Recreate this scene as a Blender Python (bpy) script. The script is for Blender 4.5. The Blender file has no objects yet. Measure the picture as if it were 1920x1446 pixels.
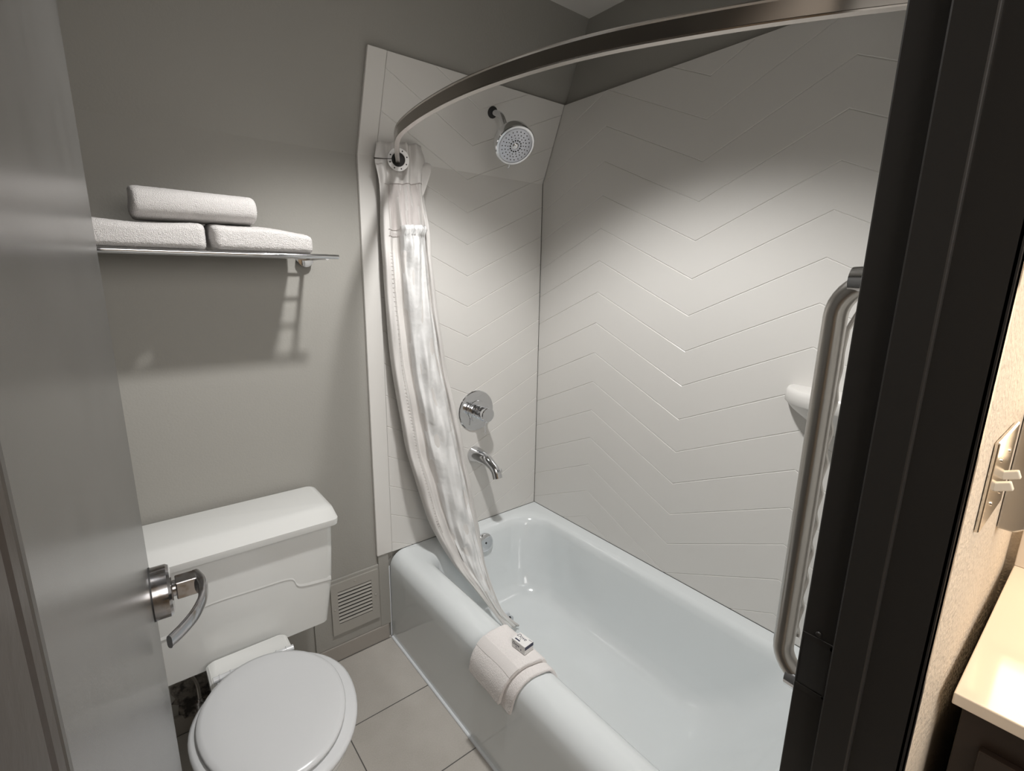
import bpy, math, random
from mathutils import Vector, Matrix
random.seed(7)
sc = bpy.context.scene
COL = sc.collection
PI = math.pi

# ------------------------------------------------------------------ camera
yaw, pitch, roll, FPX = 0.674514, 0.221699, 0.015796, 926.15
fw = Vector((math.sin(yaw)*math.cos(pitch), math.cos(yaw)*math.cos(pitch), -math.sin(pitch)))
r0 = Vector((math.cos(yaw), -math.sin(yaw), 0)); u0 = r0.cross(fw)
rt = r0*math.cos(roll)+u0*math.sin(roll); up = -r0*math.sin(roll)+u0*math.cos(roll)
cam = bpy.data.cameras.new('camera'); cam.sensor_width = 36; cam.sensor_fit = 'HORIZONTAL'
cam.lens = FPX/1920*36; cam.clip_start = 0.02
co = bpy.data.objects.new('camera', cam); COL.objects.link(co)
co.matrix_world = Matrix(((rt.x, up.x, -fw.x, -0.72645), (rt.y, up.y, -fw.y, -1.67003), (rt.z, up.z, -fw.z, 1.46351), (0, 0, 0, 1)))
sc.camera = co

# ------------------------------------------------------------------ world, lights, exposure
sc.view_settings.view_transform = 'Standard'; sc.view_settings.look = 'None'
sc.view_settings.gamma = 1; sc.view_settings.use_curve_mapping = False
sc.view_settings.exposure = 0.12
w = bpy.data.worlds.new('world'); sc.world = w; w.use_nodes = True
w.node_tree.nodes['Background'].inputs[0].default_value = (1.0, .97, .93, 1)
w.node_tree.nodes['Background'].inputs[1].default_value = 0.25
H = 2.385          # ceiling height
LX, LY = -.09, -.82  # recessed ceiling lamp

def light(name, typ, loc, power, color, **k):
    l = bpy.data.lights.new(name, typ); l.energy = power; l.color = color
    for a, b in k.items(): setattr(l, a, b)
    o = bpy.data.objects.new(name, l); COL.objects.link(o); o.location = loc
    return o
light('downlight_beam', 'SPOT', (LX, LY, H-.012), 80, (1, .985, .965), spot_size=math.radians(114), spot_blend=.48, shadow_soft_size=.045)
light('vanity_beam', 'SPOT', (.42, -1.82, H-.012), 40, (1, .74, .47), spot_size=math.radians(80), spot_blend=.4, shadow_soft_size=.05)
hl = light('hall_fill', 'AREA', (-.28, -2.75, 2.0), 25, (1, .965, .93), shape='RECTANGLE', size=1.6, size_y=.9)  # added neutral fill from the hall side, raises ambient light in the bath
hl.rotation_euler = (math.radians(70), 0, 0)

# ------------------------------------------------------------------ materials
MATS = {}
def mat(name, col, rough=.5, metal=0, bump=None, vary=None, **k):
    if name in MATS: return MATS[name]
    m = bpy.data.materials.new(name); m.use_nodes = True
    n = m.node_tree.nodes; l = m.node_tree.links; b = n['Principled BSDF']
    b.inputs['Base Color'].default_value = (*col, 1); b.inputs['Roughness'].default_value = rough
    b.inputs['Metallic'].default_value = metal
    for a, v in k.items(): b.inputs[a.replace('_', ' ')].default_value = v
    tc = n.new('ShaderNodeTexCoord')
    if bump:
        t = n.new('ShaderNodeTexNoise'); t.inputs['Scale'].default_value = bump[0]; t.inputs['Detail'].default_value = 3
        bp = n.new('ShaderNodeBump'); bp.inputs['Strength'].default_value = bump[1]; bp.inputs['Distance'].default_value = bump[2] if len(bump) > 2 else .002
        l.new(tc.outputs['Object'], t.inputs['Vector']); l.new(t.outputs[0], bp.inputs['Height']); l.new(bp.outputs[0], b.inputs['Normal'])
    if vary:
        t2 = n.new('ShaderNodeTexNoise'); t2.inputs['Scale'].default_value = vary[0]; t2.inputs['Detail'].default_value = 5
        mx = n.new('ShaderNodeMix'); mx.data_type = 'RGBA'
        mx.inputs[6].default_value = (*col, 1); mx.inputs[7].default_value = (*vary[1], 1)
        mr = n.new('ShaderNodeMapRange'); mr.inputs[1].default_value = vary[2] if len(vary) > 2 else .4; mr.inputs[2].default_value = vary[3] if len(vary) > 3 else .7
        l.new(tc.outputs['Object'], t2.inputs['Vector']); l.new(t2.outputs[0], mr.inputs[0]); l.new(mr.outputs[0], mx.inputs[0]); l.new(mx.outputs[2], b.inputs['Base Color'])
    MATS[name] = m; return m

M_wall = mat('grey_wall_paint', (.325, .316, .290), .75, bump=(160, .35, .0015))
M_ceil = mat('white_ceiling_paint', (.62, .60, .57), .8, bump=(60, .3, .002))
M_sur = mat('white_surround', (.69, .675, .648), .28, bump=(7, .25, .002))
M_tub = mat('tub_enamel', (.73, .765, .775), .10, Coat_Weight=.4, Coat_Roughness=.05)
M_por = mat('toilet_porcelain', (.66, .665, .65), .09)
M_seat = mat('seat_plastic', (.55, .56, .57), .22)
M_chrome = mat('chrome', (.72, .73, .75), .07, 1)
M_chromed = mat('worn_chrome', (.50, .50, .52), .16, 1, vary=(60, (.30, .25, .20), .5, .75))
M_steel = mat('brushed_steel', (.50, .48, .45), .28, 1)
M_rod = mat('rod_steel', (.42, .39, .36), .22, 1)
M_rub = mat('black_rubber', (.02, .02, .02), .5)
M_door = mat('grey_door_gloss', (.088, .086, .082), .27, bump=(30, .10, .001), vary=(14, (.075, .073, .069), .45, .7))
M_frame = mat('dark_bronze_paint', (.030, .028, .026), .30, bump=(120, .12, .001), Specular_IOR_Level=.35)
M_hinge = mat('warm_tinted_frame_paint', (.022, .014, .009), .4, bump=(120, .2, .001))  # bronze frame paint with the vanity's warm light put into its brown
M_towel = mat('white_terry', (.74, .715, .70), .95, bump=(520, 1.0, .005))
M_wash = mat('washcloth_terry', (.84, .805, .79), .95, bump=(480, .7, .003))
M_band = mat('towel_band_weave', (.74, .71, .695), .9, bump=(900, .6, .001))
M_cloth = mat('curtain_fabric', (.66, .64, .62), .7, bump=(70, .35, .002))
M_liner = mat('curtain_liner', (.74, .74, .735), .42, bump=(26, .7, .006))
M_sheer = mat('curtain_window', (.52, .485, .47), .75, bump=(140, .3, .001))
M_ring = mat('ring_plastic', (.72, .71, .70), .35)
M_hole = mat('dark_hole', (.03, .03, .03), .8)
M_bb = mat('baseboard_tile', (.33, .305, .275), .5, bump=(200, .2, .001))
M_caulk = mat('white_caulk', (.72, .75, .78), .45)
M_vent = mat('vent_paint', (.36, .345, .315), .55)
M_vwall = mat('cream_textured_wall', (.62, .54, .44), .7, bump=(110, 1.0, .004))
M_count = mat('cream_quartz', (.72, .64, .54), .08)
M_cab = mat('dark_walnut', (.020, .012, .008), .45, bump=(60, .3, .001))
M_plate = mat('switch_plate_metal', (.75, .70, .62), .18, 1)
M_card = mat('soap_carton', (.82, .81, .80), .45)
M_navy = mat('navy_print', (.025, .03, .07), .45)
M_plas = mat('rough_plaster', (.22, .20, .175), .95, bump=(45, 1, .02), vary=(35, (.05, .045, .04), .45, .6))
M_face = mat('spray_face', (.62, .64, .70), .3, .5)
M_lens = mat('unseen_lamp_lens', (.9, .9, .9), .4, Emission_Color=(1, .96, .9, 1), Emission_Strength=6.0)
M_sconce = mat('sconce_glass', (.9, .85, .75), .4, Emission_Color=(1, .78, .52, 1), Emission_Strength=9.0)
M_ivory = mat('ivory_plastic', (.70, .64, .55), .4)

def tile_mat():
    m = bpy.data.materials.new('grey_floor_tile'); m.use_nodes = True
    n = m.node_tree.nodes; l = m.node_tree.links; b = n['Principled BSDF']
    tc = n.new('ShaderNodeTexCoord'); sp = n.new('ShaderNodeSeparateXYZ'); l.new(tc.outputs['Object'], sp.inputs[0])
    def M(op, a, bb=None):
        x = n.new('ShaderNodeMath'); x.operation = op
        for i, v in enumerate((a, bb)):
            if v is None: continue
            if isinstance(v, (int, float)): x.inputs[i].default_value = v
            else: l.new(v, x.inputs[i])
        return x.outputs[0]
    S = .3075
    def edge(c, off):
        f = M('FRACT', M('DIVIDE', M('SUBTRACT', c, off), S))
        return M('MINIMUM', f, M('SUBTRACT', 1.0, f))
    d = M('MINIMUM', edge(sp.outputs[0], -.309), edge(sp.outputs[1], -.3085))
    gr = M('LESS_THAN', d, .0058)
    no = n.new('ShaderNodeTexNoise'); no.inputs['Scale'].default_value = 260; no.inputs['Detail'].default_value = 4; l.new(tc.outputs['Object'], no.inputs[0])
    n2 = n.new('ShaderNodeTexNoise'); n2.inputs['Scale'].default_value = 9; n2.inputs['Detail'].default_value = 5; l.new(tc.outputs['Object'], n2.inputs[0])
    mr = n.new('ShaderNodeMapRange'); mr.inputs[1].default_value = .35; mr.inputs[2].default_value = .75; l.new(M('ADD', M('MULTIPLY', no.outputs[0], .5), M('MULTIPLY', n2.outputs[0], .5)), mr.inputs[0])
    mx = n.new('ShaderNodeMix'); mx.data_type = 'RGBA'; l.new(mr.outputs[0], mx.inputs[0])
    mx.inputs[6].default_value = (.50, .475, .44, 1); mx.inputs[7].default_value = (.40, .375, .34, 1)
    m2 = n.new('ShaderNodeMix'); m2.data_type = 'RGBA'; l.new(gr, m2.inputs[0]); l.new(mx.outputs[2], m2.inputs[6]); m2.inputs[7].default_value = (.10, .095, .09, 1)
    l.new(m2.outputs[2], b.inputs['Base Color'])
    bp = n.new('ShaderNodeBump'); bp.inputs['Strength'].default_value = .5; bp.inputs['Distance'].default_value = .002
    l.new(M('SUBTRACT', M('MULTIPLY', no.outputs[0], .15), gr), bp.inputs['Height']); l.new(bp.outputs[0], b.inputs['Normal'])
    b.inputs['Roughness'].default_value = .38
    return m
M_tile = tile_mat()

# ------------------------------------------------------------------ mesh helpers (world coordinates)
class G:
    def __init__(s): s.v = []; s.f = []; s.m = []; s.mats = []; s.cur = 0
    def mat(s, m):
        if m not in s.mats: s.mats.append(m)
        s.cur = s.mats.index(m); return s
    def add(s, vs, fs):
        k = len(s.v); s.v += [tuple(v) for v in vs]
        for f in fs: s.f.append(tuple(i+k for i in f)); s.m.append(s.cur)
        return s
    def box(s, x0, x1, y0, y1, z0, z1):
        return s.add([(x, y, z) for z in (z0, z1) for y in (y0, y1) for x in (x0, x1)],
                     [(0, 2, 3, 1), (4, 5, 7, 6), (0, 1, 5, 4), (2, 6, 7, 3), (0, 4, 6, 2), (1, 3, 7, 5)])
    def obox(s, c, ax, ay, az, sx, sy, sz):   # oriented box, half sizes
        c = Vector(c); ax, ay, az = [Vector(a).normalized() for a in (ax, ay, az)]
        return s.add([c+ax*i*sx+ay*j*sy+az*k*sz for k in (-1, 1) for j in (-1, 1) for i in (-1, 1)],
                     [(0, 2, 3, 1), (4, 5, 7, 6), (0, 1, 5, 4), (2, 6, 7, 3), (0, 4, 6, 2), (1, 3, 7, 5)])
    def loft(s, rings, closed=True, caps=(True, True), loop=False):
        n = len(rings[0]); vs = [p for r in rings for p in r]; fs = []
        for i in range(len(rings)-(0 if loop else 1)):
            i2 = (i+1) % len(rings)
            for j in range(n if closed else n-1):
                j2 = (j+1) % n
                fs.append((i*n+j, i*n+j2, i2*n+j2, i2*n+j))
        if closed and caps[0]: fs.append(tuple(reversed(range(n))))
        if closed and caps[1]: fs.append(tuple((len(rings)-1)*n+j for j in range(n)))
        return s.add(vs, fs)
    def lathe(s, c, axis, prof, n=32, caps=(True, True)):  # prof: (distance along axis, radius)
        c = Vector(c); a = Vector(axis).normalized()
        t = Vector((0, 0, 1)) if abs(a.z) < .9 else Vector((1, 0, 0))
        e1 = a.cross(t).normalized(); e2 = a.cross(e1)
        return s.loft([[c+a*d+e1*(r*math.cos(2*PI*k/n))+e2*(r*math.sin(2*PI*k/n)) for k in range(n)] for d, r in prof], caps=caps)
    def tube(s, pts, r, n=16, sx=1, sy=1, upv=None, caps=(True, True), prof=None):
        pts = [Vector(p) for p in pts]; rings = []; prev = None
        for i, p in enumerate(pts):
            t = (pts[min(i+1, len(pts)-1)]-pts[max(i-1, 0)]).normalized()
            if upv is not None: e2 = Vector(upv); e1 = t.cross(e2).normalized(); e2 = e1.cross(t).normalized()
            elif prev is None:
                q = Vector((0, 0, 1)) if abs(t.z) < .9 else Vector((1, 0, 0)); e1 = t.cross(q).normalized(); e2 = e1.cross(t)
            else:
                e1 = (prev-t*prev.dot(t)).normalized(); e2 = e1.cross(t)
            prev = e1
            rr = r[i] if isinstance(r, (list, tuple)) else r
            if prof: rings.append([p+e1*(a*rr)+e2*(b*rr) for a, b in prof])
            else: rings.append([p+e1*(rr*sx*math.cos(2*PI*k/n))+e2*(rr*sy*math.sin(2*PI*k/n)) for k in range(n)])
        return s.loft(rings, caps=caps)

def new_obj(name, g, m=None, parent=None, smooth=True, bevel=0, subsurf=0, angle=35, seg=2):
    off = parent.matrix_world.translation if parent is not None else Vector((0, 0, 0))
    if parent is not None:
        off = Vector((0, 0, 0)); p = parent
        while p is not None: off += Vector(p.location); p = p.parent
    me = bpy.data.meshes.new(name); me.from_pydata([tuple(Vector(v)-off) for v in g.v], [], g.f)
    mats = g.mats or [m]
    for mm in mats: me.materials.append(mm)
    me.polygons.foreach_set('material_index', g.m)
    import bmesh
    bm = bmesh.new(); bm.from_mesh(me); bmesh.ops.recalc_face_normals(bm, faces=bm.faces); bm.to_mesh(me); bm.free()
    if smooth:
        me.polygons.foreach_set('use_smooth', [True]*len(me.polygons))
    o = bpy.data.objects.new(name, me); COL.objects.link(o)
    if parent is not None: o.parent = parent
    if bevel:
        b = o.modifiers.new('bevel', 'BEVEL'); b.width = bevel; b.segments = seg; b.limit_method = 'ANGLE'; b.angle_limit = math.radians(angle)
        b.harden_normals = False
    if subsurf:
        b = o.modifiers.new('sub', 'SUBSURF'); b.levels = subsurf; b.render_levels = subsurf
    if smooth:
        me.set_sharp_from_angle(angle=math.radians(angle)) if not bevel else None
    return o
def empty(name, loc): 
    o = bpy.data.objects.new(name, None); COL.objects.link(o); o.location = loc; o.empty_display_size = .05; return o
def tag(o, label, cat, group=None):
    o['label'] = label; o['category'] = cat
    if group: o['group'] = group
    return o
def struct(name, g, m=None, label=None, **k):
    o = new_obj(name, g, m, smooth=k.pop('smooth', False), **k); o['kind'] = 'structure'
    if label: o['label'] = label
    return o
def displace(o, size, strength, name='clouds'):
    t = bpy.data.textures.new(name, 'CLOUDS'); t.noise_scale = size
    d = o.modifiers.new('disp', 'DISPLACE'); d.texture = t; d.strength = strength; d.mid_level = .5; d.texture_coords = 'LOCAL'
def lerp(a, b, t): return a+(b-a)*t
def smooth_path(pts, n=8):   # Catmull-Rom
    P = [Vector(p) for p in pts]; P = [P[0]*2-P[1]]+P+[P[-1]*2-P[-2]]; out = []
    for i in range(1, len(P)-2):
        for k in range(n):
            t = k/n; a, b, c, d = P[i-1:i+3]
            out.append(.5*((2*b)+(c-a)*t+(2*a-5*b+4*c-d)*t*t+(3*b-a-3*c+d)*t**3))
    out.append(P[-2]); return out

# ------------------------------------------------------------------ room geometry constants
ZK, TILT = 1.836, .4165          # height where the back wall starts leaning in, and its slope
def yW(z): return -(z-ZK)*TILT if z > ZK else 0.0
XL, YF = .76, -1.455             # long tub wall, foot wall face
RIM = .38

# walls
g = G(); T = .03
prof = [(T, -.02), (T, ZK), (T+yW(H+.05), H+.05)]
def slab_yz(g, x0, x1, front, back):
    n = len(front); vs = [(x, y, z) for x in (x0, x1) for y, z in front+back[::-1]]; m = 2*n
    g.add(vs, [tuple(range(m)), tuple(m+i for i in reversed(range(m)))]+[(i, (i+1) % m, m+(i+1) % m, m+i) for i in range(m)])
fr = [(.012, -.05), (.012, ZK), (.012+yW(H+.05), H+.05)]
slab_yz(g, -1.15, .90, fr, [(y+.1, z) for y, z in fr])
struct('wall_back', g, M_wall)
g = G().box(XL+.012, XL+.12, YF-.13, .2, -.05, H+.05); struct('wall_right', g, M_wall)
g = G().box(-1.25, -1.15, YF-.13, .2, -.05, H+.05); struct('wall_left', g, M_wall)
# doorway wall: bath side grey, outer side cream; opening x -0.80..-0.05, height 2.06
YO = -1.585
DX0, DX1, DZ = -.80, -.05, 2.07
g = G(); g.mat(M_wall)
g.box(DX1+.002, XL+.012, YF-.05, YF-.01, -.05, H+.05); g.box(-1.15, DX0-.002, YF-.05, YF-.01, -.05, H+.05); g.box(DX0-.002, DX1+.002, YF-.05, YF-.01, DZ, H+.05)
g.mat(M_vwall)
g.box(DX1+.002, XL+.10, YO, YF-.05, -.05, H+.05); g.box(-2.6, DX0-.002, YO, YF-.05, -.05, H+.05); g.box(DX0-.002, DX1+.002, YO, YF-.05, DZ, H+.05)
struct('wall_front', g)
# dressing area outside the door
g = G().box(XL, XL+.1, -3.3, YO, -.05, H+.05); struct('wall_vanity', g, M_vwall)
g = G().box(-2.6, XL+.1, -3.4, -3.3, -.05, H+.05); struct('wall_hall', g, M_vwall)
g = G().box(-2.7, -2.6, -3.4, YO, -.05, H+.05); struct('wall_entry', g, M_vwall)
struct('floor', G().box(-2.6, .9, -3.4, .15, -.06, 0), M_tile)
g = G()
g.box(-2.6, LX-.06, -3.4, .1, H, H+.08); g.box(LX+.06, .9, -3.4, .1, H, H+.08); g.box(LX-.06, LX+.06, -3.4, LY-.06, H, H+.08); g.box(LX-.06, LX+.06, LY+.06, .1, H, H+.08)
struct('ceiling', g, M_ceil)
# baseboard on the back wall (tile with rounded top)
g = G()
x = -.055
edges = [(-1.149, -.66), (-.656, -.353), (-.349, -.012)]
for a, b in edges: g.box(a, b, 0.0, .0125, 0, .066)
struct('baseboard_back', g, M_bb, bevel=.003)
g = G().box(-1.149, -1.138, YF+.0, -.002, 0, .066); struct('baseboard_left', g, M_bb, bevel=.003)
# raised plaster panel low on wall around the vent
g = G().box(-.045, -.003, .001, .0125, .066, .40)
struct('trim_3', g, M_wall, bevel=.002)
g = G().box(-.30, -.0, .0035, .0125, .066, .345)
struct('trim_4', g, M_wall, bevel=.003)

# ------------------------------------------------------------------ shower surround with chevron grooves
sur = empty('shower_surround', (.38, 0, RIM))
tag(sur, 'white moulded shower surround with chevron grooves above the bathtub', 'shower surround')
SP = .1195; SL = .455
def clip(poly, k, val, keep_less):
    out = []
    for i in range(len(poly)):
        a, b = poly[i], poly[(i+1) % len(poly)]
        ia = (a[k] <= val) == keep_less or a[k] == val; ib = (b[k] <= val) == keep_less or b[k] == val
        if ia: out.append(a)
        if ia != ib:
            t = (val-a[k])/(b[k]-a[k]); out.append(tuple(a[q]+(b[q]-a[q])*t for q in range(3)))
    return out
def chevron(g, cols, z0, z1, zref, mapf, depth=.0016, gw=.0023):
    """cols: list of (u, zoffset of the groove line); polygons in (u, z, height)"""
    for (ua, oa), (ub, ob) in zip(cols, cols[1:]):
        k0 = int((z0-zref-max(oa, ob))/SP)-2; k1 = int((z1-zref-min(oa, ob))/SP)+2
        for k in range(k0, k1+1):
            la, lb = zref+k*SP+oa, zref+k*SP+ob
            strips = [((la, lb, -depth), (la+gw, lb+gw, 0)), ((la+gw, lb+gw, 0), (la+SP-gw, lb+SP-gw, 0)), ((la+SP-gw, lb+SP-gw, 0), (la+SP, lb+SP, -depth))]
            for (a0, b0, h0), (a1, b1, h1) in strips:
                poly = [(ua, a0, h0), (ub, b0, h0), (ub, b1, h1), (ua, a1, h1)]
                poly = clip(poly, 1, z1, True)
                if len(poly) > 2: poly = clip(poly, 1, z0, False)
                if len(poly) > 2: g.add([mapf(*p) for p in poly], [tuple(range(len(poly)))])
# side panel (long wall)
g = G()
yc = [(.0, -.154), (-.338, 0), (-.742, -.182), (-1.132, 0), (-1.46, -.150)]
chevron(g, [(-y, o) for y, o in yc], RIM+.002, 2.116, 1.041-SP, lambda u, z, h: (XL-h, -u, z))
g.box(XL+.004, XL+.0118, YF-.005, .0, RIM+.002, 2.116)
g.add([(XL, 0, 2.116), (XL, -1.46, 2.116), (XL+.0118, -1.46, 2.116), (XL+.0118, 0, 2.116)], [(0, 1, 2, 3)])
new_obj('side_panel', g, M_sur, sur, smooth=False)
# end panel (shower head wall), lower upright part and upper leaning part
L2 = math.sqrt(1+TILT*TILT)
def mapW(u, z, h):
    if z <= ZK: return (u, -h, z)
    s = (z-ZK)/L2; n = Vector((0, -1/L2, -TILT/L2))
    return (u, -s*TILT+n.y*h, ZK+s+n.z*h)
g = G()
cw = [(.014, -.0), (.377, -.165), (.757, .008)]
ztop = ZK+(2.116-ZK)*L2
chevron(g, cw, RIM+.002, ZK, 1.213+.165, mapW); chevron(g, cw, ZK, ztop, 1.213+.165, mapW)
slab_yz(g, .0145, .757, [(.004, RIM+.002), (.004, ZK), (yW(2.116)+.004, 2.116)], [(.0115, RIM+.002), (.0115, ZK), (yW(2.116)+.0115, 2.116)])
a = mapW(.014, ztop, 0); g.add([a, (.757, a[1], a[2]), (.757, a[1]+.013, a[2]), (.014, a[1]+.013, a[2])], [(0, 1, 2, 3)])
new_obj('end_panel', g, M_sur, sur, smooth=False)
# plain edge strip of the end panel
g = G()
slab_yz(g, -.050, .0125, [(-.004, RIM+.004), (-.004, ZK), (yW(2.116)-.004, 2.116)], [(.0118, RIM+.004), (.0118, ZK), (yW(2.116)+.0118, 2.116)])
new_obj('edge_strip', g, M_sur, sur, smooth=False, bevel=.0025)
# foot panel with edge
g = G().box(.0, XL-.001, YF-.009, YF, RIM+.002, 2.116)
new_obj('foot_panel', g, M_sur, sur, smooth=False, bevel=.002)
# half-round soap shelf on the long wall
g = G(); rings = []
cy, hz = -1.245, 1.170
for i, (dz, k) in enumerate([(0, .0), (0, .93), (-.002, .965), (-.012, 1.0), (-.038, 1.0), (-.042, .97), (-.06, .86), (-.09, .60), (-.115, .28), (-.122, .0)]):
    rings.append([(XL+.001-.115*k*math.sin(PI*j/28), cy+.162*k*math.cos(PI*j/28), hz+dz) for j in range(29)])
g.loft(rings, closed=False)
new_obj('soap_shelf', g, M_sur, sur, angle=50)
# added wavy tube standing in for an unidentified grey line by the grab bar
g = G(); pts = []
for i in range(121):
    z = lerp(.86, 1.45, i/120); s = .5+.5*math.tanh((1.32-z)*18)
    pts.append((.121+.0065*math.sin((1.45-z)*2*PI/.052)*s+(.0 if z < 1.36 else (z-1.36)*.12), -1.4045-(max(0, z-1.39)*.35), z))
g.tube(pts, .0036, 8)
new_obj('wavy_stand_in', g, M_steel, sur)

# ------------------------------------------------------------------ bathtub
tub = empty('bathtub', (.38, -.73, 0))
tag(tub, 'white enamelled bathtub below the chevron surround, apron facing the toilet', 'bathtub')
def rrect(x0, x1, y0, y1, r, z, n=14, rs=None):
    rs = rs or [r]*4; pts = []
    for (cx, cy, a0, rr) in ((x1-rs[0], y1-rs[0], 0, rs[0]), (x0+rs[1], y1-rs[1], 90, rs[1]), (x0+rs[2], y0+rs[2], 180, rs[2]), (x1-rs[3], y0+rs[3], 270, rs[3])):
        for k in range(n+1):
            a = math.radians(a0+90*k/n); pts.append((cx+rr*math.cos(a), cy+rr*math.sin(a), z))
    return pts
XB, YB0, YB1 = XL-.001, YF-.009+.001, -.0005
def outer(x0, z): return rrect(x0, XB, YB0, YB1, .003, z)
rings = []
rings += [outer(.0, 0.0), outer(.0, .10), outer(.001, .20), outer(.001, .285)]
R = .062
for k in range(1, 9):
    a = PI/2*k/8; rings.append(outer(.001+R*(1-math.cos(a)), RIM-R+.0+R*math.sin(a)*1.0))
rings.append(rrect(.085, XL-.045, YF+.06, -.035, .10, RIM-.000))
rings.append(rrect(.100, XL-.060, YF+.08, -.050, .12, RIM-.004))
rings.append(rrect(.112, XL-.070, YF+.10, -.062, .13, RIM-.014))
rings.append(rrect(.122, XL-.076, YF+.12, -.072, .14, RIM-.04))
rings.append(rrect(.135, XL-.088, YF+.18, -.088, .15, .25))
rings.append(rrect(.148, XL-.098, YF+.25, -.108, .16, .16))
rings.append(rrect(.165, XL-.112, YF+.32, -.130, .16, .10))
rings.append(rrect(.190, XL-.135, YF+.37, -.160, .15, .066))
rings.append(rrect(.225, XL-.170, YF+.42, -.200, .13, .052))
rings.append(rrect(.30, XL-.25, YF+.52, -.30, .08, .046))
g = G().loft(rings, caps=(False, True))
new_obj('tub_body', g, M_tub, tub, angle=60)
# overflow plate
n = Vector((0, -1, .22)).normalized(); c = Vector((.405, -.082, .322))
g = G().mat(M_chrome).lathe(c, n, [(-.006, .040), (.004, .0405), (.008, .038), (.0105, .030), (.0115, .005)], 40)
g.mat(M_hole).lathe(c+n*.0105, n, [(0, .005), (.0016, .0045)], 12)
new_obj('overflow_plate', g, None, tub, angle=50)
g = G().mat(M_chrome).lathe((.40, -.25, .0455), (0, 0, 1), [(0, .030), (.006, .029), (.0075, .022)], 32)
g.mat(M_hole).lathe((.40, -.25, .0525), (0, 0, 1), [(0, .019), (.0012, .018)], 24)
g.mat(M_chrome).lathe((.40, -.25, .053), (0, 0, 1), [(0, .006), (.012, .006), (.014, .015), (.02, .013)], 20)
new_obj('drain', g, None, tub, angle=50)
g = G().tube([(-.002, -.005, .002), (-.002, YF+.01, .002)], .006, 10)
new_obj('caulk_line', g, M_caulk, tub)
g = G().tube([(-.0005, .006, .003), (-.0005, .006, RIM-.06)], .0035, 8)
new_obj('caulk_line', g, M_caulk, tub)

# ------------------------------------------------------------------ shower fittings
arm_z = 2.045
yb = yW(arm_z)
sh = empty('shower_head', (.447, yb, arm_z))
tag(sh, 'chrome shower head on a bent arm high on the end wall', 'shower head')
P0 = Vector((.432, yb+.007, arm_z-.010))
hd = Vector((.412, -.245, 1.890))      # centre of spray face
dirn = Vector((-.15, -.74, -.66)).normalized()
back = hd-dirn*.060
path = smooth_path([P0, P0+Vector((0, -.030, -.010)), P0+Vector((.002, -.056, -.026)), back-dirn*.040+Vector((0, 0, .004)), back-dirn*.024], 8)
new_obj('shower_arm', G().tube(path, .0105, 18), M_chrome, sh)
new_obj('rubber_washer', G().lathe(P0+Vector((0, .003, .002)), (0, -1, -.4), [(0, .020), (.009, .020), (.010, .013)], 28), M_rub, sh)
HS = 1.13
new_obj('ball_joint', G().lathe(back-dirn*.034, dirn, [(0, .013), (.004, .020), (.016, .020), (.020, .0135), (.03, .014)], 28), M_chrome, sh, angle=40)
g = G().lathe(hd-dirn*.064, dirn, [(q, r*HS) for q, r in [(0, .018), (.010, .028), (.016, .047), (.022, .0575), (.028, .0605), (.056, .0625), (.060, .0625), (.063, .060), (.0635, .0545), (.061, .0535), (.061, .001)]], 48)
new_obj('head_shell', g, M_chrome, sh, angle=40)
g = G(); t = Vector((0, 0, 1)); e1 = dirn.cross(t).normalized(); e2 = dirn.cross(e1)
g.mat(M_face).lathe(hd-dirn*.004, dirn, [(q, r*HS) for q, r in [(0, .0525), (.003, .052), (.0045, .049), (.0045, .001)]], 48)
g.mat(M_chrome).lathe(hd, dirn, [(0, .012), (.0016, .011), (.004, .007), (.0045, .001)], 24)
g.mat(M_hole)
for rad, cnt, sz in ((.0195, 14, .0030), (.0285, 14, .0018), (.038, 20, .0020), (.0495, 22, .0020)):
    for k in range(cnt):
        a = 2*PI*(k+.3)/cnt; p = hd+e1*rad*math.cos(a)+e2*rad*math.sin(a)
        g.lathe(p, dirn, [(0, sz), (.0018, sz*.8)], 8)
new_obj('spray_face', g, None, sh, angle=40)
lv = hd+e2*.068+dirn*.0
new_obj('spray_lever', G().tube([lv-dirn*.004-e2*.004, lv+e2*.008, lv+e2*.012-dirn*.002], [.003, .003, .0025], 10), M_chrome, sh)
new_obj('adjust_knob', G().lathe(hd-dirn*.070-Vector((.020, 0, .0)), (-1, -.5, -.1), [(0, .010), (.010, .013), (.018, .011), (.020, .003)], 20), M_ring, sh)

va = empty('shower_valve', (.415, 0, .90))
tag(va, 'round chrome valve plate with a small lever, above the spout', 'shower valve')
c = Vector((.415, 0, .898)); y = Vector((0, -1, 0))
g = G().lathe(c, y, [(0, .087), (.003, .087), (.0065, .084), (.008, .066), (.0085, .046), (.012, .0445), (.013, .036), (.013, .001)], 56)
new_obj('valve_plate', g, M_chrome, va, angle=30)
g = G().lathe(c+y*.012, y, [(0, .031), (.012, .031), (.014, .024), (.022, .024), (.024, .030), (.036, .030), (.038, .024), (.046, .025), (.048, .031), (.076, .031), (.079, .028), (.079, .001)], 40)
new_obj('valve_body', g, M_chrome, va, angle=30)
new_obj('lever', G().tube([c+y*.066+Vector((0, 0, -.025)), c+y*.068+Vector((.002, 0, -.06)), c+y*.070+Vector((0, 0, -.085))], [.0035, .003, .0028], 10), M_chrome, va)

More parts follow.
